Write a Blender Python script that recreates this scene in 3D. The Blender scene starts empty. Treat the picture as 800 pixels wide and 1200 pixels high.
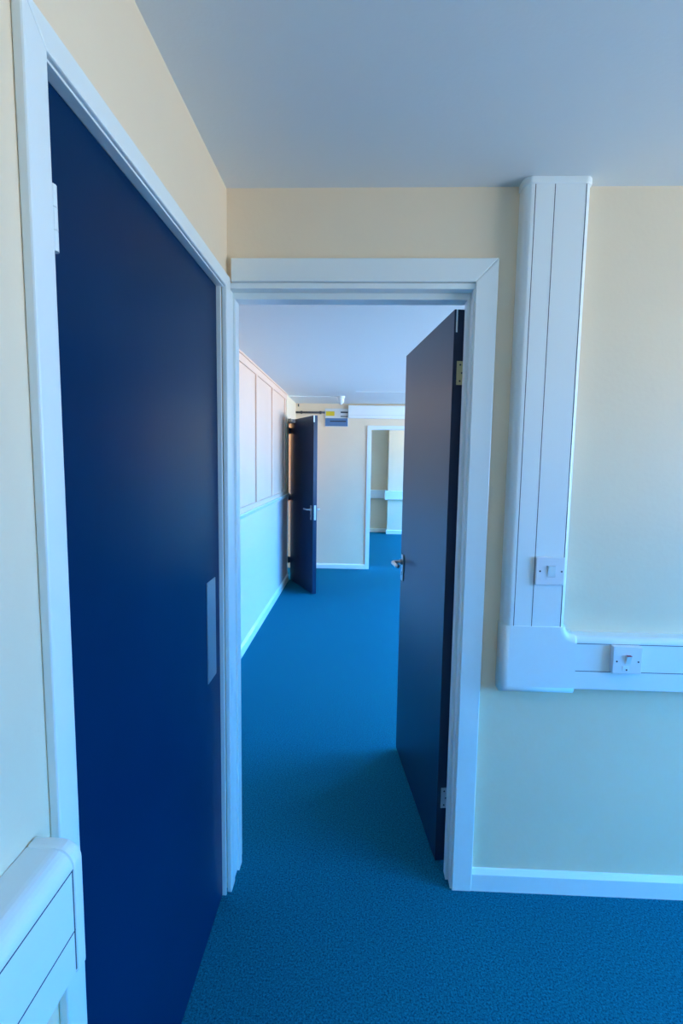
import bpy, bmesh, math, random
from mathutils import Vector, Matrix

S = bpy.context.scene
COL = S.collection

# ------------------------------------------------------------------ materials
def mat(name, color, rough=0.5, metal=0.0, bump=0.0, bscale=60.0, spec=0.5, vary=0.0, vscale=8.0, coat=0.0):
    m = bpy.data.materials.new(name)
    m.use_nodes = True
    nt = m.node_tree
    b = nt.nodes['Principled BSDF']
    b.inputs['Base Color'].default_value = (*color, 1)
    b.inputs['Roughness'].default_value = rough
    b.inputs['Metallic'].default_value = metal
    b.inputs['Specular IOR Level'].default_value = spec
    b.inputs['Coat Weight'].default_value = coat
    b.inputs['Coat Roughness'].default_value = 0.15
    tc = nt.nodes.new('ShaderNodeTexCoord')
    if vary > 0:
        n = nt.nodes.new('ShaderNodeTexNoise')
        n.inputs['Scale'].default_value = vscale
        n.inputs['Detail'].default_value = 4
        r = nt.nodes.new('ShaderNodeValToRGB')
        r.color_ramp.elements[0].position = 0.3
        r.color_ramp.elements[1].position = 0.7
        r.color_ramp.elements[0].color = (*[c * (1 - vary) for c in color], 1)
        r.color_ramp.elements[1].color = (*[min(1, c * (1 + vary)) for c in color], 1)
        nt.links.new(tc.outputs['Object'], n.inputs['Vector'])
        nt.links.new(n.outputs['Fac'], r.inputs['Fac'])
        nt.links.new(r.outputs['Color'], b.inputs['Base Color'])
    if bump > 0:
        n2 = nt.nodes.new('ShaderNodeTexNoise')
        n2.inputs['Scale'].default_value = bscale
        n2.inputs['Detail'].default_value = 3
        bp = nt.nodes.new('ShaderNodeBump')
        bp.inputs['Strength'].default_value = bump
        bp.inputs['Distance'].default_value = 0.004
        nt.links.new(tc.outputs['Object'], n2.inputs['Vector'])
        nt.links.new(n2.outputs['Fac'], bp.inputs['Height'])
        nt.links.new(bp.outputs['Normal'], b.inputs['Normal'])
    return m

M = {
    'cream':   mat('cream_wall_paint', (0.86, 0.69, 0.49), 0.5, bump=0.12, bscale=70, vary=0.02, vscale=3),
    'magnolia': mat('magnolia_panel_paint', (0.82, 0.56, 0.42), 0.5, bump=0.05, bscale=60, vary=0.02, vscale=3),
    'white_wall': mat('white_wall_paint', (0.74, 0.63, 0.62), 0.5, bump=0.08, bscale=70),
    'ceiling': mat('ceiling_paint', (0.73, 0.76, 0.74), 0.75, bump=0.1, bscale=90),
    'white':   mat('white_gloss_paint', (0.80, 0.85, 0.83), 0.28, bump=0.04, bscale=40),
    'pvc':     mat('white_pvc', (0.82, 0.86, 0.845), 0.32),
    'plate':   mat('switch_plastic', (0.80, 0.80, 0.82), 0.25),
    'groove':  mat('dark_seam', (0.10, 0.10, 0.11), 0.8),
    'navy':    mat('navy_door_paint', (0.003, 0.020, 0.060), 0.36, bump=0.02, bscale=50, vary=0.06, vscale=2),
    'navy_satin': mat('navy_satin_paint', (0.001, 0.023, 0.075), 0.3, bump=0.02, bscale=50, vary=0.06, vscale=2, spec=0.05),
    'edge':    mat('navy_edge_paint', (0.006, 0.016, 0.05), 0.5),
    'steel':   mat('brushed_steel', (0.62, 0.62, 0.62), 0.28, metal=1.0),
    'alu':     mat('satin_aluminium', (0.50, 0.54, 0.58), 0.42, metal=0.9),
    'brass':   mat('brass', (0.62, 0.55, 0.30), 0.38, metal=0.9),
    'dark':    mat('dark_metal', (0.06, 0.06, 0.065), 0.5),
    'grey':    mat('grey_metal', (0.55, 0.56, 0.58), 0.4),
    'wood':    mat('warm_wood', (0.85, 0.56, 0.30), 0.45, vary=0.1, vscale=30),
    'screw':   mat('screw_hole', (0.02, 0.02, 0.025), 0.6),
    'red':     mat('red_marking', (0.45, 0.05, 0.06), 0.5),
    'sign_white': mat('sign_white', (0.72, 0.72, 0.70), 0.4),
    'sign_yellow': mat('sign_yellow', (0.80, 0.58, 0.03), 0.4),
    'sign_blue': mat('sign_blue', (0.10, 0.20, 0.36), 0.4),
    'sign_text': mat('sign_text', (0.03, 0.04, 0.06), 0.5),
}

def carpet_mat():
    m = bpy.data.materials.new('blue_carpet')
    m.use_nodes = True
    nt = m.node_tree
    b = nt.nodes['Principled BSDF']
    b.inputs['Roughness'].default_value = 0.95
    b.inputs['Specular IOR Level'].default_value = 0.04
    b.inputs['Sheen Weight'].default_value = 0.0
    b.inputs['Sheen Roughness'].default_value = 0.5
    b.inputs['Sheen Tint'].default_value = (0.35, 0.6, 1.0, 1)
    tc = nt.nodes.new('ShaderNodeTexCoord')
    n = nt.nodes.new('ShaderNodeTexNoise')
    n.inputs['Scale'].default_value = 190
    n.inputs['Detail'].default_value = 5
    n.inputs['Roughness'].default_value = 0.7
    r = nt.nodes.new('ShaderNodeValToRGB')
    r.color_ramp.elements[0].position = 0.34
    r.color_ramp.elements[1].position = 0.70
    r.color_ramp.elements[0].color = CARPET_A
    r.color_ramp.elements[1].color = CARPET_B
    n2 = nt.nodes.new('ShaderNodeTexNoise')
    n2.inputs['Scale'].default_value = 480
    n2.inputs['Detail'].default_value = 3
    bp = nt.nodes.new('ShaderNodeBump')
    bp.inputs['Strength'].default_value = 0.4
    bp.inputs['Distance'].default_value = 0.006
    nt.links.new(tc.outputs['Object'], n.inputs['Vector'])
    nt.links.new(tc.outputs['Object'], n2.inputs['Vector'])
    nt.links.new(n.outputs['Fac'], r.inputs['Fac'])
    nt.links.new(r.outputs['Color'], b.inputs['Base Color'])
    nt.links.new(n2.outputs['Fac'], bp.inputs['Height'])
    nt.links.new(bp.outputs['Normal'], b.inputs['Normal'])
    return m
CARPET_A = (0.003, 0.048, 0.092, 1)
CARPET_B = (0.007, 0.25, 0.365, 1)
M['carpet'] = carpet_mat()

# ------------------------------------------------------------------ helpers
def obj(name, bm, m, parent=None, smooth=False, bevel=0.0, segs=2):
    bmesh.ops.recalc_face_normals(bm, faces=bm.faces)
    me = bpy.data.meshes.new(name)
    bm.to_mesh(me)
    bm.free()
    for k in (m if isinstance(m, (list, tuple)) else [m]):
        me.materials.append(M[k])
    o = bpy.data.objects.new(name, me)
    COL.objects.link(o)
    if parent is not None:
        o.parent = parent
    if smooth:
        for p in me.polygons:
            p.use_smooth = True
    if bevel > 0:
        md = o.modifiers.new('bevel', 'BEVEL')
        md.width = bevel
        md.segments = segs
        md.limit_method = 'ANGLE'
        md.angle_limit = math.radians(50)
    return o

def tag(o, label=None, cat=None, group=None, kind=None):
    if label: o['label'] = label
    if cat: o['category'] = cat
    if group: o['group'] = group
    if kind: o['kind'] = kind
    return o

def empty(name, loc=(0, 0, 0), rz=0.0, parent=None):
    o = bpy.data.objects.new(name, None)
    o.empty_display_size = 0.05
    COL.objects.link(o)
    o.location = loc
    o.rotation_euler = (0, 0, rz)
    if parent is not None:
        o.parent = parent
    return o

def box(bm, x0, x1, y0, y1, z0, z1, mi=0):
    vs = [bm.verts.new(p) for p in ((x0, y0, z0), (x1, y0, z0), (x1, y1, z0), (x0, y1, z0),
                                    (x0, y0, z1), (x1, y0, z1), (x1, y1, z1), (x0, y1, z1))]
    for f in ((0, 3, 2, 1), (4, 5, 6, 7), (0, 1, 5, 4), (1, 2, 6, 5), (2, 3, 7, 6), (3, 0, 4, 7)):
        bm.faces.new([vs[i] for i in f]).material_index = mi
    return bm

def B(*a):
    bm = bmesh.new()
    if a: box(bm, *a)
    return bm

def prism(bm, poly, axis, a, b):
    """extrude a closed 2D outline along an axis: x -> (y,z), y -> (x,z), z -> (x,y)"""
    def P(u, v, t):
        return {'x': (t, u, v), 'y': (u, t, v), 'z': (u, v, t)}[axis]
    A = [bm.verts.new(P(u, v, a)) for u, v in poly]
    Bv = [bm.verts.new(P(u, v, b)) for u, v in poly]
    n = len(poly)
    bm.faces.new(A)
    bm.faces.new(Bv[::-1])
    for i in range(n):
        bm.faces.new((A[i], A[(i + 1) % n], Bv[(i + 1) % n], Bv[i]))
    return bm

def arc(cx, cy, r, a0, a1, n=6):
    return [(cx + r * math.cos(math.radians(a0 + (a1 - a0) * i / n)), cy + r * math.sin(math.radians(a0 + (a1 - a0) * i / n))) for i in range(n + 1)]

def rrect(x0, x1, y0, y1, r, n=4):
    return arc(x1 - r, y1 - r, r, 0, 90, n) + arc(x0 + r, y1 - r, r, 90, 180, n) + arc(x0 + r, y0 + r, r, 180, 270, n) + arc(x1 - r, y0 + r, r, 270, 360, n)

def tube(bm, pts, r, n=10):
    pts = [Vector(p) for p in pts]
    rings = []
    for i, p in enumerate(pts):
        d = (pts[min(i + 1, len(pts) - 1)] - pts[max(i - 1, 0)]).normalized()
        ref = Vector((0, 0, 1)) if abs(d.z) < 0.9 else Vector((1, 0, 0))
        u = d.cross(ref).normalized()
        v = d.cross(u)
        rings.append([bm.verts.new(p + (u * math.cos(2 * math.pi * k / n) + v * math.sin(2 * math.pi * k / n)) * r) for k in range(n)])
    for a, b in zip(rings, rings[1:]):
        for k in range(n):
            bm.faces.new((a[k], a[(k + 1) % n], b[(k + 1) % n], b[k]))
    bm.faces.new(rings[0][::-1])
    bm.faces.new(rings[-1])
    return bm

def lathe(bm, prof, c, n=24):
    """profile of (radius, z) spun about the vertical through c"""
    rings = []
    for r, z in prof:
        rings.append([bm.verts.new((c[0] + r * math.cos(2 * math.pi * k / n), c[1] + r * math.sin(2 * math.pi * k / n), c[2] + z)) for k in range(n)])
    for a, b in zip(rings, rings[1:]):
        for k in range(n):
            bm.faces.new((a[k], a[(k + 1) % n], b[(k + 1) % n], b[k]))
    bm.faces.new(rings[0][::-1])
    bm.faces.new(rings[-1])
    return bm

def struct(name, bm, m, label, cat, **k):
    return tag(obj(name, bm, m, **k), label, cat, kind='structure')

# ------------------------------------------------------------------ dimensions (metres)
XL = -0.418          # face of the wall with the closed door
YF = 1.575           # face of the partition with the open doorway
T = 0.10             # partition thickness
XI = -0.858          # panelled wall of the middle room
Y2 = 6.60            # far wall of the middle room
ZC, ZI = 2.255, 2.191
XR = 3.2             # window wall
YB = -2.6
Y3 = 10.2            # back wall of the last room
OPX0, OPX1, OPZ = -0.418, 0.347, 1.978   # rough doorway in the partition

# ------------------------------------------------------------------ room shell
struct('floor', B(-2.6, XR + 0.3, YB - 0.3, Y3 + 0.3, -0.1, 0.0), 'carpet', 'blue carpet covering the floor of all three rooms', 'floor')
struct('ceiling', B(XL - 0.6, XR + 0.3, YB - 0.3, YF + 0.05, ZC, ZC + 0.12), 'ceiling', 'white ceiling of the near room above the closed navy door', 'ceiling')
struct('ceiling.001', B(-2.6, XR + 0.3, YF + 0.05, Y2 + 0.05, ZI, ZI + 0.18), 'ceiling', 'white ceiling of the room seen through the open doorway', 'ceiling')
struct('ceiling.002', B(-2.6, XR + 0.3, Y2 + 0.05, Y3 + 0.3, ZI + 0.1, ZI + 0.2), 'ceiling', 'ceiling of the last room behind the far doorway', 'ceiling')

# left wall of the near room, around the closed door
LDY0, LDY1, LDZ = 0.645, 1.527, 1.972
bm = B(XL - T, XL, YB, LDY0, 0, ZC)
box(bm, XL - T, XL, LDY1, YF, 0, ZC)
box(bm, XL - T, XL, LDY0, LDY1, LDZ, ZC)
struct('wall_left', bm, 'cream', 'cream wall around the closed navy door', 'wall')

# partition with the open doorway
bm = B(-2.6, OPX0, YF, YF + T, 0, ZC + 0.1)
box(bm, OPX1, XR, YF, YF + T, 0, ZC + 0.1)
box(bm, OPX0, OPX1, YF, YF + T, OPZ, ZC + 0.1)
struct('wall_front', bm, 'cream', 'cream wall around the open doorway, with white trunking on it', 'wall')

struct('wall_back', B(XL - T, XR, YB - T, YB, 0, ZC), 'cream', 'cream wall behind the viewpoint', 'wall')

# panelled wall of the middle room: panelling up to the far door opening
FD0, FD1, FDZ = 5.885, 6.585, 1.945
bm = B(XI - T, XI, YF + T, FD0, 0, ZI)
box(bm, XI - T, XI, FD0, FD1, FDZ, ZI)
box(bm, XI - T, XI, FD1, Y2, 0, ZI)
struct('wall_panelled', bm, 'white_wall', 'long white panelled wall on the left of the middle room', 'wall')

# far wall of the middle room with doorway
FW0, FW1, FWZ = 0.135, 0.93, 1.868
bm = B(-2.6, FW0, Y2, Y2 + T, 0, ZI + 0.1)
box(bm, FW1, XR, Y2, Y2 + T, 0, ZI + 0.1)
box(bm, FW0, FW1, Y2, Y2 + T, FWZ, ZI + 0.1)
struct('wall_far', bm, 'cream', 'cream far wall of the middle room beside the navy door', 'wall')

# last room
bm = B(-2.6, XR, Y3, Y3 + T, 0, ZI + 0.1)
struct('wall_end', bm, 'cream', 'cream end wall seen through the far doorway', 'wall')
struct('wall_pier', B(0.562, 1.15, 9.93, Y3, 0, ZI + 0.1), 'cream', 'bright pier standing out from the end wall behind the far doorway', 'wall')
bm = B(-2.7, -2.6, YF, Y3, 0, ZI + 0.1)
box(bm, -2.6, XI - T, 5.3, 5.4, 0, ZI)
struct('wall_side', bm, 'cream', 'outer side wall of the rooms beyond', 'wall')

# window wall
WINS = [(-0.95, 1.12, 0.90, 1.85), (2.3, 4.2, 0.85, 2.10), (4.5, 6.4, 0.85, 2.10), (7.2, 9.8, 0.75, 2.05)]
bm = bmesh.new()
y = YB - T
for a, b, z0, z1 in WINS:
    box(bm, XR, XR + 0.25, y, a, 0, ZC + 0.1)
    box(bm, XR, XR + 0.25, a, b, 0, z0)
    box(bm, XR, XR + 0.25, a, b, z1, ZC + 0.1)
    y = b
box(bm, XR, XR + 0.25, y, Y3 + T, 0, ZC + 0.1)
struct('wall_right', bm, 'cream', 'outside wall with the windows, right of the view', 'wall')
where = ['near room', 'middle room, nearer the partition', 'middle room, nearer the far wall', 'last room']
for i, (a, b, z0, z1) in enumerate(WINS):
    bm = B(XR + 0.10, XR + 0.16, a, a + 0.05, z0, z1)
    box(bm, XR + 0.10, XR + 0.16, b - 0.05, b, z0, z1)
    box(bm, XR + 0.10, XR + 0.16, a + 0.05, b - 0.05, z0, z0 + 0.05)
    box(bm, XR + 0.10, XR + 0.16, a + 0.05, b - 0.05, z1 - 0.05, z1)
    c = (a + b) / 2
    box(bm, XR + 0.105, XR + 0.155, c - 0.025, c + 0.025, z0 + 0.05, z1 - 0.05)
    w = empty('window_%d' % (i + 1), (0, 0, 0))
    tag(w, 'white framed window of the ' + where[i], 'window', kind='structure')
    obj('window_frame', bm, 'white', w)
    obj('window_sill', B(XR - 0.03, XR + 0.1, a, b, z0 - 0.03, z0), 'white', w)

# ------------------------------------------------------------------ trims of the near room
# casing (architrave), lining and stops of the partition doorway
fr = empty('trim_1', (0, YF, 0))
tag(fr, 'white painted frame around the open doorway', 'door frame', kind='structure')
AX0, AX1, AZ0, AZ1 = 0.335, 0.401, 1.979, 2.047
ya, yb = -0.02, 0.0
bm = prism(bmesh.new(), [(AX0, 0), (AX1, 0), (AX1, AZ1), (AX0, AZ0)], 'y', ya, yb)
obj('casing', bm, 'white', fr, bevel=0.003)
bm = prism(bmesh.new(), [(XL + 0.016, AZ0), (AX0, AZ0), (AX1, AZ1), (XL + 0.016, AZ1)], 'y', ya, yb)
obj('casing', bm, 'white', fr, bevel=0.003)
yl0, yl1 = -0.012, T
obj('lining', B(0.330, OPX1, yl0, yl1, 0, 1.960), 'white', fr, bevel=0.002)
obj('lining', B(XL, -0.407, yl0, yl1, 0, 1.960), 'white', fr, bevel=0.002)
obj('lining', B(XL, OPX1, yl0, yl1, 1.960, OPZ), 'white', fr, bevel=0.002)
obj('door_stop', B(0.3205, 0.330, 0.024, 0.060, 0, 1.940), 'white', fr, bevel=0.0015)
obj('door_stop', B(-0.407, -0.399, 0.024, 0.062, 0, 1.940), 'white', fr, bevel=0.0015)
obj('door_stop', B(-0.407, 0.330, 0.024, 0.078, 1.940, 1.960), 'white', fr, bevel=0.0015)

# casing and lining of the closed door
fl = empty('trim_2', (XL, 0, 0))
tag(fl, 'white painted frame around the closed navy door', 'door frame', kind='structure')
c0, c1 = 0.0, 0.015
obj('casing', prism(bmesh.new(), [(0.621, 0), (0.667, 0), (0.667, 1.949), (0.621, 1.988)], 'x', c0, c1), 'white', fl, bevel=0.003)
obj('casing', prism(bmesh.new(), [(1.509, 0), (1.555, 0), (1.555, 1.988), (1.509, 1.949)], 'x', c0, c1), 'white', fl, bevel=0.003)
obj('casing', prism(bmesh.new(), [(0.621, 1.988), (0.667, 1.949), (1.509, 1.949), (1.555, 1.988)], 'x', c0, c1), 'white', fl, bevel=0.003)
obj('lining', B(-T, -0.013, 0.645, 0.673, 0, 1.949), 'white', fl)
obj('lining', B(-T, -0.013, 1.497, 1.527, 0, 1.949), 'white', fl)
obj('lining', B(-T, -0.013, 0.645, 1.527, 1.949, LDZ), 'white', fl)
obj('bead', B(-0.013, 0.007, 0.668, 1.506, 1.946, 1.955), 'white', fl, bevel=0.001)
obj('bead', B(-0.013, 0.0, 1.497, 1.504, 0, 1.949), 'white', fl, bevel=0.001)
obj('bead', B(-0.013, 0.0, 0.667, 0.673, 0, 1.949), 'white', fl, bevel=0.001)
obj('door_stop', B(-T, -0.06, 0.673, 0.69, 0, 1.949), 'white', fl)
obj('door_stop', B(-T, -0.06, 1.48, 1.497, 0, 1.949), 'white', fl)
obj('door_stop', B(-T, -0.06, 0.69, 1.48, 1.93, 1.949), 'white', fl)

def skirting(name, x0, x1, yw, label, h=0.074, d=0.017):
    """along x, on a wall whose face at yw looks towards -y"""
    bm = prism(bmesh.new(), [(yw, 0), (yw, h), (yw - d * 0.35, h - 0.002), (yw - d, h - 0.014), (yw - d, 0)], 'x', x0, x1)
    return struct(name, bm, 'white', label, 'skirting board')
skirting('baseboard_front', 0.401, XR, YF, 'white skirting board right of the open doorway')
skirting('baseboard_far', XI, 0.088, Y2, 'white skirting board along the far wall behind the navy door', 0.066)
skirting('baseboard_end', -1.5, 0.562, Y3, 'white skirting board along the end wall behind the far doorway', 0.075)
skirting('baseboard_pier', 0.545, 1.167, 9.93, 'white skirting board along the foot of the bright pier', 0.085)
bm = prism(bmesh.new(), [(XI, 0), (XI, 0.08), (XI + 0.006, 0.078), (XI + 0.018, 0.066), (XI + 0.018, 0)], 'y', YF + T, FD0 - 0.012)
struct('baseboard_left', bm, 'white', 'white skirting board along the foot of the panelled wall', 'skirting board')
bm = prism(bmesh.new(), [(XL, 0), (XL, 0.074), (XL + 0.006, 0.072), (XL + 0.016, 0.06), (XL + 0.016, 0)], 'y', YB, 0.621)
struct('baseboard_near', bm, 'white', 'white skirting board under the trunking beside the closed door', 'skirting board')

# ------------------------------------------------------------------ panelling of the middle room's left wall
pn = empty('trim_3', (XI, 0, 0))
tag(pn, 'pale wall panelling with battens above the dado rail', 'wall panelling', kind='structure')
pe = 5.70
obj('panel_sheet', B(0, 0.006, YF + T, pe, 1.058, ZI), 'magnolia', pn)
obj('top_rail', B(0.006, 0.018, YF + T, pe, 2.122, 2.176), 'magnolia', pn, bevel=0.003)
obj('cornice_strip', B(0.006, 0.026, YF + T, pe, 2.176, ZI), 'magnolia', pn, bevel=0.003)
obj('bottom_rail', B(0.006, 0.018, YF + T, pe, 1.058, 1.10), 'magnolia', pn, bevel=0.003)
for yc in (1.85, 2.58, 3.31, 4.06, 4.79, 5.585):
    obj('batten', B(0.006, 0.018, yc - 0.03, yc + 0.03, 1.10, 2.122), 'magnolia', pn, bevel=0.003)
bm = prism(bmesh.new(), [(XI, 1.012), (XI + 0.016, 1.018), (XI + 0.024, 1.034), (XI + 0.030, 1.046), (XI + 0.030, 1.056), (XI, 1.060)], 'y', YF + T, FD0 - 0.012)
struct('trim_4', bm, 'white', 'white dado rail running along the panelled wall', 'dado rail')
obj('end_strip', B(0, 0.014, pe, FD0 - 0.012, 1.06, ZI), 'cream', pn)
obj('over_door_panel', B(0, 0.003, FD0 - 0.012, Y2, FDZ + 0.055, ZI), 'cream', pn)

# frame of the far navy door, in the panelled wall
f5 = empty('trim_5', (XI, 0, 0))
tag(f5, 'frame of the open navy door in the corner of the middle room', 'door frame', kind='structure')
obj('lining', B(-T, 0.004, FD0 - 0.012, FD0 + 0.012, 0, FDZ), 'white', f5)
tag(obj('lining', B(-T, 0.004, FD1 - 0.012, FD1 + 0.01, 0, FDZ), 'wood', f5), 'warm wooden jamb')
obj('head', B(-T, 0.010, FD0 - 0.012, FD1 + 0.01, FDZ - 0.02, FDZ + 0.055), 'cream', f5)

# frame of the far doorway
f6 = empty('trim_6', (0, Y2, 0))
tag(f6, 'white frame around the far doorway into the last room', 'door frame', kind='structure')
obj('casing', prism(bmesh.new(), [(0.086, 0), (0.140, 0), (0.140, 1.866), (0.086, 1.912)], 'y', -0.018, 0), 'white', f6, bevel=0.003)
obj('casing', prism(bmesh.new(), [(0.92, 0), (0.974, 0), (0.974, 1.912), (0.92, 1.866)], 'y', -0.018, 0), 'white', f6, bevel=0.003)
obj('casing', prism(bmesh.new(), [(0.086, 1.912), (0.140, 1.866), (0.92, 1.866), (0.974, 1.912)], 'y', -0.018, 0), 'white', f6, bevel=0.003)
obj('lining', B(0.118, 0.140, 0, T, 0, 1.866), 'white', f6)
obj('lining', B(0.92, 0.942, 0, T, 0, 1.866), 'white', f6)
obj('lining', B(0.14, 0.92, 0, T, 1.862, 1.874), 'white', f6)

# ------------------------------------------------------------------ doors
def lever_set(parent, x, z, y, side, toward=-1, h=0.15):
    """handle on a backplate: y = face plane, side = outward sign along local y, toward = lever direction along local x"""
    bm = prism(bmesh.new(), rrect(x - 0.019, x + 0.019, z - h / 2, z + h / 2, 0.006), 'y', y, y + side * 0.007)
    hd = obj('handle', bm, 'steel', parent, bevel=0.0015)
    zl = z + h * 0.22
    pts = [(x, y + side * 0.006, zl), (x, y + side * 0.036, zl), (x + toward * 0.004, y + side * 0.047, zl), (x + toward * 0.014, y + side * 0.053, zl),
           (x + toward * 0.05, y + side * 0.053, zl + 0.001), (x + toward * 0.085, y + side * 0.051, zl - 0.001), (x + toward * 0.105, y + side * 0.046, zl + 0.001)]
    obj('lever', tube(bmesh.new(), pts, 0.0085, 12), 'steel', hd, smooth=True)
    obj('collar', tube(bmesh.new(), [(x, y + side * 0.006, zl), (x, y + side * 0.016, zl)], 0.015, 16), 'steel', hd)
    obj('keyhole', prism(bmesh.new(), rrect(x - 0.004, x + 0.004, z - h * 0.30, z - h * 0.14, 0.0035), 'y', y + side * 0.0065, y + side * 0.0078), 'screw', hd)
    return hd

# 1 the closed door on the left
d1 = empty('door_1', (-0.430, 0.676, 0), math.pi / 2)
tag(d1, 'closed flush navy blue door filling the left side', 'door', kind='structure')
W1 = 0.819
obj('leaf', B(0, W1, 0, 0.044, 0.004, 1.946), 'navy_satin', d1, bevel=0.002)
for z in (1.7535, 0.20):
    k = tube(bmesh.new(), [(0.000, -0.0175, z - 0.042), (0.000, -0.0175, z - 0.016)], 0.0075, 12)
    tube(k, [(0.000, -0.0175, z - 0.0152), (0.000, -0.0175, z + 0.013)], 0.0075, 12)
    tube(k, [(0.000, -0.0175, z + 0.0138), (0.000, -0.0175, z + 0.042)], 0.0075, 12)
    box(k, -0.001, 0.008, -0.0175, -0.0005, z - 0.041, z + 0.041)
    tag(obj('hinge', k, 'white', d1), 'white painted hinge knuckle')
pp = obj('push_plate', prism(bmesh.new(), rrect(0.690, 0.772, 0.790, 1.090, 0.003), 'y', -0.002, 0.0), 'alu', d1)
tag(pp, 'satin metal push plate')
sc = bmesh.new()
for x in (0.699, 0.763):
    for z in (0.80, 1.08):
        tube(sc, [(x, -0.0019, z), (x, -0.0030, z)], 0.0035, 10)
obj('plate_screws', sc, 'steel', pp)

# 2 the open door of the partition
hx, hy, fx, fy = 0.296, 1.672, 0.206, 2.387
ang = math.atan2(fy - hy, fx - hx)
W2 = math.hypot(fx - hx, fy - hy)
d2 = empty('door_2', (hx, hy, 0), ang)
tag(d2, 'navy door standing open inside the white framed doorway', 'door', kind='structure')
bm = B(0, W2, -0.044, 0, 0.008, 1.934)
lf = obj('leaf', bm, ['navy', 'edge'], d2, bevel=0.0015)
lf.data.polygons[5].material_index = 1
for z, m, l in ((1.733, 'brass', 'brass hinge on the door edge'), (0.250, 'steel', 'grey metal hinge near the foot of the door')):
    k = B(-0.0025, 0.0, -0.044, -0.013, z - 0.038, z + 0.038)
    tube(k, [(-0.003, -0.0475, z - 0.038), (-0.003, -0.0475, z + 0.038)], 0.0055, 12)
    h = obj('hinge', k, m, d2)
    if l: tag(h, l)
    s = bmesh.new()
    for dz in (-0.026, 0.0, 0.026):
        tube(s, [(-0.0024, -0.030 + 0.006 * (dz != 0), z + dz), (-0.0034, -0.030 + 0.006 * (dz != 0), z + dz)], 0.0032, 8)
    obj('hinge_screws', s, 'dark', h)
tag(obj('edge_strip', B(-0.0012, 0.0, -0.011, -0.006, 1.862, 1.934), 'white', d2), 'short white strip at the top of the door edge')
lever_set(d2, W2 - 0.055, 0.942, 0.0, 1, -1, 0.125)
lever_set(d2, W2 - 0.055, 0.942, -0.044, -1, -1, 0.125)
obj('latch_plate', prism(bmesh.new(), rrect(-0.033, -0.011, 0.86, 1.02, 0.003), 'x', W2, W2 + 0.0015), 'steel', d2)

# 3 the far navy door
hx, hy, fx, fy = -0.826, 5.895, -0.492, 5.240
ang = math.atan2(fy - hy, fx - hx)
W3 = math.hypot(fx - hx, fy - hy)
d3 = empty('door_3', (hx, hy, 0), ang)
tag(d3, 'navy door standing ajar at the far end of the panelled wall', 'door', kind='structure')
lf = obj('leaf', B(0, W3, 0, 0.044, 0.008, 1.915), 'navy', d3, bevel=0.0015)
for z in (1.79, 1.005, 0.25):
    k = B(-0.004, 0.010, -0.027, 0.001, z - 0.035, z + 0.035)
    tube(k, [(-0.001, -0.024, z - 0.04), (-0.001, -0.024, z + 0.04)], 0.0055, 10)
    tag(obj('hinge', k, 'edge', d3), 'dark hinge across the bright gap')
lever_set(d3, W3 - 0.052, 0.888, 0.0, -1, -1, 0.155)
lever_set(d3, W3 - 0.052, 0.888, 0.044, 1, -1, 0.155)
obj('latch_plate', prism(bmesh.new(), rrect(0.012, 0.034, 0.812, 0.970, 0.003), 'x', W3, W3 + 0.0015), 'steel', d3)
tag(obj('corner_plate', B(W3 - 0.004, W3 + 0.0015, -0.0015, 0.012, 1.845, 1.915), 'white', d3), 'small white plate at the top corner of the door')
cl = obj('door_closer', B(0.01, 0.17, -0.045, 0.0, 1.872, 1.914), 'grey', d3, bevel=0.004)
obj('closer_arm', tube(bmesh.new(), [(0.06, -0.02, 1.912), (0.06, -0.02, 1.922), (-0.025, -0.030, 1.922)], 0.007, 8), 'dark', cl)

# ------------------------------------------------------------------ trunking of the near room, on the partition
DP = 0.055
def seam_v(x, w=0.0016):
    return [(x - w, DP), (x - w, DP - 0.004), (x + w, DP - 0.004), (x + w, DP)]
def outline_v(x0, x1, dp, r, seams=()):
    """plan outline (x, y) of an upright run: back on the wall, two rounded front corners, V grooves as seams"""
    p = [(x0, 0)] + [(a, -b) for a, b in arc(x0 + r, dp - r, r, 180, 90, 8)]
    for s in seams:
        p += [(s - 0.0012, -dp), (s - 0.0006, -(dp - 0.004)), (s + 0.0006, -(dp - 0.004)), (s + 0.0012, -dp)]
    p += [(a, -b) for a, b in arc(x1 - r, dp - r, r, 90, 0, 8)] + [(x1, 0)]
    return p
tk = empty('cable_trunking', (0, YF, 0))
tag(tk, 'white plastic trunking dropping from ceiling then turning along the right-hand wall', 'cable trunking')
X0, X1 = 0.457, 0.645
o = obj('vertical_run', prism(bmesh.new(), outline_v(X0, X1, DP, 0.022), 'z', 0.90, 2.236), 'pvc', tk)
for s in (0.4855, 0.5405, 0.6285):
    obj('seam', B(s - 0.0011, s + 0.0011, -DP - 0.0002, -DP + 0.004, 0.93, 2.236), 'groove', o)
obj('ceiling_collar', prism(bmesh.new(), outline_v(X0 - 0.004, X1 + 0.004, DP + 0.004, 0.025), 'z', 2.234, 2.2548), 'pvc', tk, bevel=0.003)
# horizontal run: outline (y, z)
ZT, ZB_ = 0.908, 0.738
r = 0.018
hp = [(0, ZB_)] + [(-DP + 0.004, ZB_), (-DP, ZB_ + 0.004)] + [(-a, b) for a, b in arc(DP - r, ZT - r, r, 0, 90, 8)] + [(0, ZT)]
o = obj('horizontal_run', prism(bmesh.new(), hp, 'x', 0.66, XR), 'pvc', tk)
for s in (0.8875, 0.799):
    obj('seam', B(0.681, XR, -DP - 0.0002, -DP + 0.004, s - 0.0011, s + 0.0011), 'groove', o)
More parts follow.
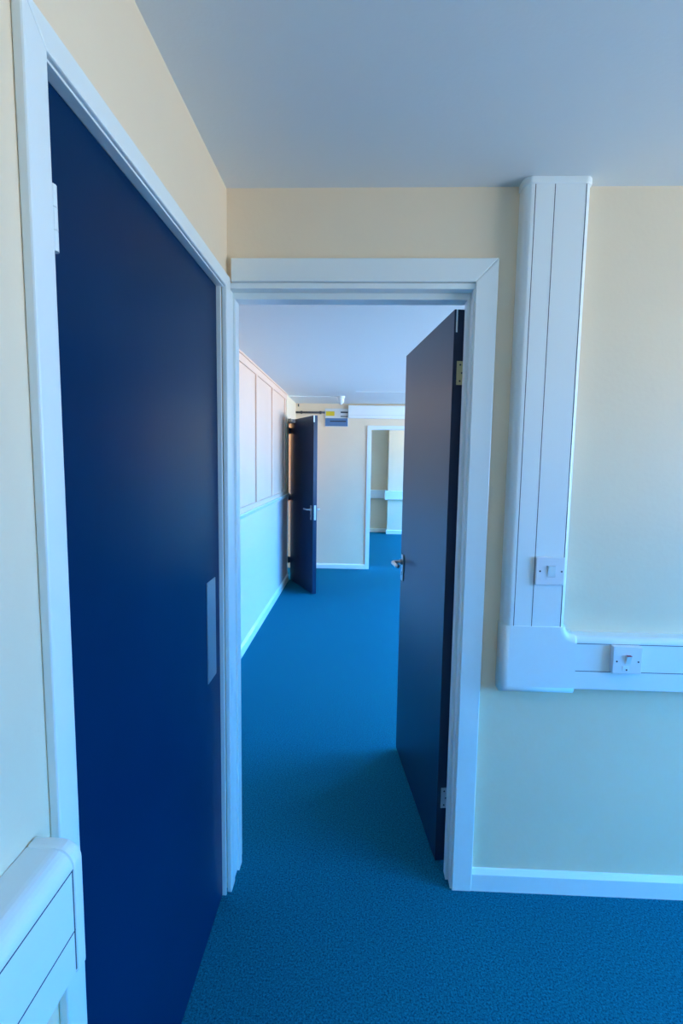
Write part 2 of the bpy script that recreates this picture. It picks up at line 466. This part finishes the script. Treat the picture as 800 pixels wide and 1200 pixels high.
# corner elbow: outline in (x, z), swept over a rounded depth profile
def elbow_outline(k):
    """k = inset of the outline for the rounded front edge"""
    p = [(0.453 + k, 0.722 + k), (0.681, 0.722 + k), (0.681, 0.912 - k)]
    p += [(a, b) for a, b in arc(0.649 + 0.026, 0.912 + 0.026, 0.026 + k, 270, 180, 8)]
    p += [(0.649 - k, 0.939), (0.453 + k, 0.939)]
    return p
bm = bmesh.new()
loops = []
for dep, k in ((0.0, 0.0), (0.040, 0.0), (0.047, 0.0016), (0.053, 0.006), (0.057, 0.013), (0.0585, 0.022)):
    loops.append([bm.verts.new((x, -dep, z)) for x, z in elbow_outline(k)])
for a, b in zip(loops, loops[1:]):
    for i in range(len(a)):
        bm.faces.new((a[i], a[(i + 1) % len(a)], b[(i + 1) % len(a)], b[i]))
bm.faces.new(loops[0])
bm.faces.new(loops[-1][::-1])
e = obj('corner_elbow', bm, 'pvc', tk)
for p in e.data.polygons:
    p.use_smooth = len(p.vertices) == 4

# ------------------------------------------------------------------ trunking on the left wall, under the viewpoint
t2 = empty('cable_trunking', (XL + 0.0012, 0, 0))
tag(t2, 'white plastic trunking low on the left wall, ending at the closed door frame', 'cable trunking')
zt, zb, dp, r = 0.944, 0.772, 0.060, 0.026
hp = [(0, zb), (dp - 0.004, zb), (dp, zb + 0.004)] + arc(dp - r, zt - r, r, 0, 90, 8) + [(0, zt)]
o = obj('horizontal_run', prism(bmesh.new(), hp, 'y', YB, 0.572), 'pvc', t2)
for p in o.data.polygons: p.use_smooth = False
for s in (0.9165, 0.833):
    obj('seam', B(dp - 0.004, dp + 0.0002, YB, 0.572, s - 0.0011, s + 0.0011), 'groove', o)
def grow(poly, g):
    cx = sum(p[0] for p in poly) / len(poly); cz = sum(p[1] for p in poly) / len(poly)
    return [(max(0, a + (g if a > cx else 0)), b + (g if b > cz else -g)) for a, b in poly]
obj('seam', B(dp - 0.004, dp + 0.0004, 0.5685, 0.5705, zb + 0.006, 0.917), 'groove', o)
obj('end_cap', prism(bmesh.new(), grow(hp, 0.0025), 'y', 0.5705, 0.590), 'pvc', t2, bevel=0.004)

# ------------------------------------------------------------------ switches
sw = empty('light_switch', (0.584, YF - DP, 1.116))
tag(sw, 'white single light switch on the upright trunking', 'light switch')
obj('faceplate', prism(bmesh.new(), rrect(-0.043, 0.043, -0.043, 0.043, 0.003), 'y', -0.012, 0.0), 'plate', sw, bevel=0.002)
bm = prism(bmesh.new(), [(-0.0118, -0.0165), (-0.0118, 0.0165), (-0.0185, 0.0165), (-0.0125, -0.0165)], 'x', -0.008, 0.014)
obj('rocker', bm, 'white', sw)
obj('rocker_surround', B(-0.0092, 0.0152, -0.0124, -0.012, -0.0178, 0.0178), 'alu', sw)
for x in (-0.031, 0.034):
    obj('screw', tube(bmesh.new(), [(x, -0.0115, 0), (x, -0.0128, 0)], 0.0027, 12), 'screw', sw)

sp = empty('fused_spur', (0.830, YF - DP, 0.845))
tag(sp, 'white fused spur switch on the horizontal trunking', 'fused spur switch')
obj('faceplate', prism(bmesh.new(), rrect(-0.044, 0.044, -0.043, 0.043, 0.003), 'y', -0.019, 0.0), 'plate', sp, bevel=0.002)
bm = prism(bmesh.new(), [(-0.0188, -0.012), (-0.0188, 0.016), (-0.028, 0.015), (-0.0195, -0.012)], 'x', -0.006, 0.009)
ro = obj('rocker', bm, 'white', sp)
tag(obj('red_mark', B(-0.0055, 0.0085, -0.0278, -0.0195, 0.0150, 0.0168), 'red', ro), 'red stripe on the rocker top')
obj('fuse_carrier', B(-0.014, 0.006, -0.0205, -0.019, -0.033, -0.018), 'white', sp, bevel=0.0005)
for x, z in ((-0.032, -0.004), (0.033, -0.004), (-0.002, -0.0295)):
    obj('screw', tube(bmesh.new(), [(x, -0.0185, z), (x, -0.0212 if z < -0.01 else -0.0198, z)], 0.0027, 12), 'screw', sp)

# ------------------------------------------------------------------ far wall fittings
t3 = empty('cable_trunking', (0, Y2 - 0.0012, 0))
tag(t3, 'white boxed trunking along the top of the far wall, right of the sign', 'cable trunking')
o = obj('trunking_run', B(-0.166, XR, -0.06, 0.0, 2.000, 2.166), 'pvc', t3, bevel=0.003)
obj('seam', B(-0.16, XR, -0.0604, -0.058, 2.040, 2.043), 'grey', o)
t4 = empty('cable_trunking', (0, Y3, 0))
tag(t4, 'white trunking along the end wall and around the pier, seen through the far doorway', 'cable trunking')
obj('trunking_run', B(-1.5, 0.53, -0.06, -0.002, 0.70, 0.872), 'pvc', t4, bevel=0.004)
obj('corner_piece', B(0.50, 0.560, -0.33, -0.002, 0.692, 0.878), 'pvc', t4, bevel=0.004)
obj('pier_run', B(0.53, 1.2, -0.331, -0.2715, 0.70, 0.872), 'pvc', t4, bevel=0.004)

sg = empty('safety_sign', (-0.320, Y2, 2.010))
tag(sg, 'white, yellow and blue printed sign high on the far wall', 'sign')
obj('sign_board', B(-0.153, 0.153, -0.012, 0.0, -0.117, 0.117), 'sign_white', sg, bevel=0.002)
obj('blue_panel', B(-0.147, 0.147, -0.0135, -0.012, -0.111, -0.008), 'sign_blue', sg)
tag(obj('yellow_patch', B(-0.140, -0.028, -0.0135, -0.012, 0.022, 0.080), 'sign_yellow', sg), 'yellow patch on the sign')
bm = B(0.052, 0.148, -0.0135, -0.012, 0.060, 0.078)
box(bm, 0.052, 0.148, -0.0135, -0.012, 0.010, 0.022)
box(bm, -0.085, 0.125, -0.0142, -0.0135, -0.055, -0.040)
tag(obj('printed_lines', bm, 'sign_text', sg), 'dark unreadable printed lines')

cd = empty('conduit_pipe', (0, Y2, 2.072))
tag(cd, 'thin dark pipe along the far wall, left of the sign', 'conduit')
obj('pipe', tube(bmesh.new(), [(XI + 0.004, -0.022, 0), (-0.472, -0.022, 0)], 0.013, 10), 'dark', cd, smooth=True)
for x in (-0.78, -0.53):
    obj('clip', B(x - 0.012, x + 0.012, -0.038, 0.0, -0.017, 0.017), 'dark', cd)
obj('end_stub', tube(bmesh.new(), [(-0.82, -0.022, 0.075), (-0.82, -0.022, 0.108)], 0.008, 8), 'dark', cd)

dt = empty('smoke_detector', (-0.235, 5.86, ZI))
tag(dt, 'small white detector hanging under the ceiling of the middle room', 'smoke detector')
obj('detector_base', lathe(bmesh.new(), [(0.046, 0.0), (0.046, -0.020), (0.038, -0.030)], (0, 0, 0)), 'pvc', dt)
obj('detector_head', lathe(bmesh.new(), [(0.030, -0.028), (0.036, -0.036), (0.036, -0.058), (0.029, -0.074), (0.014, -0.090), (0.007, -0.094)], (0, 0, 0)), 'pvc', dt)
c2 = empty('cable_conduit', (0, 5.86, ZI))
tag(c2, 'thin white surface cable crossing the ceiling to the detector', 'cable')
obj('strip', B(XI, -0.278, -0.008, 0.008, -0.010, 0.0), 'pvc', c2)
c3 = empty('cable_conduit', (0, 5.45, ZI))
tag(c3, 'thin white surface cable crossing the ceiling near the open navy door top', 'cable')
obj('strip', B(-0.06, XR, -0.010, 0.010, -0.004, 0.0), 'pvc', c3)

# ------------------------------------------------------------------ light
w = bpy.data.worlds.new('daylight')
S.world = w
w.use_nodes = True
nt = w.node_tree
bg = nt.nodes['Background']
tc = nt.nodes.new('ShaderNodeTexCoord')
sep = nt.nodes.new('ShaderNodeSeparateXYZ')
mr = nt.nodes.new('ShaderNodeMapRange')
mr.inputs['From Min'].default_value = -0.10
mr.inputs['From Max'].default_value = 0.60
ramp = nt.nodes.new('ShaderNodeValToRGB')
GROUND = (0.52, 0.60, 0.70, 1)
SKY = (0.05, 0.47, 1.30, 1)
HIGH_SKY = (0.0, 0.85, 2.4, 1)
ramp.color_ramp.elements[0].color = GROUND
ramp.color_ramp.elements[1].color = HIGH_SKY
e2 = ramp.color_ramp.elements.new(0.28)
e2.color = SKY
nt.links.new(tc.outputs['Generated'], sep.inputs[0])
nt.links.new(sep.outputs['Z'], mr.inputs['Value'])
nt.links.new(mr.outputs['Result'], ramp.inputs['Fac'])
nt.links.new(ramp.outputs['Color'], bg.inputs['Color'])
bg.inputs['Strength'].default_value = 26.5

for i, (a, b, z0, z1) in enumerate(WINS):
    ld = bpy.data.lights.new('window_portal', 'AREA')
    ld.shape = 'RECTANGLE'
    ld.size = z1 - z0
    ld.size_y = b - a
    ld.cycles.is_portal = True
    lo = bpy.data.objects.new('window_portal', ld)
    COL.objects.link(lo)
    lo.location = (XR + 0.2, (a + b) / 2, (z0 + z1) / 2)
    lo.rotation_euler = (0, math.radians(90), 0)

# warm bulb in the side corridor behind the far door
pl = bpy.data.lights.new('corridor_bulb', 'POINT')
pl.energy = 15
pl.color = (1.0, 0.62, 0.28)
pl.shadow_soft_size = 0.06
po = bpy.data.objects.new('corridor_bulb', pl)
COL.objects.link(po)
po.location = (-1.75, 6.35, 1.95)

# ------------------------------------------------------------------ camera
cam = bpy.data.cameras.new('camera')
F = 581.8
cam.sensor_fit = 'HORIZONTAL'
cam.sensor_width = 36
cam.lens = F * 36 / 800
cam.clip_start = 0.02
co = bpy.data.objects.new('camera', cam)
COL.objects.link(co)
p, yw, ro = 0.1015, -0.036, 0.0144
cp, spn, cy, sy, cr, sr = math.cos(p), math.sin(p), math.cos(yw), math.sin(yw), math.cos(ro), math.sin(ro)
f = Vector((sy * cp, cy * cp, -spn)); rt = Vector((cy, -sy, 0)); up = rt.cross(f)
rt2 = rt * cr + up * sr
up2 = -rt * sr + up * cr
m = Matrix((rt2, up2, -f)).transposed().to_4x4()
m.translation = (0, 0, 1.44)
co.matrix_world = m
S.camera = co

S.view_settings.view_transform = 'Standard'
S.view_settings.look = 'None'
S.view_settings.gamma = 1
S.view_settings.use_curve_mapping = False
S.view_settings.exposure = 0.0
S.cycles.max_bounces = 10
S.cycles.diffuse_bounces = 8
S.cycles.sample_clamp_indirect = 8
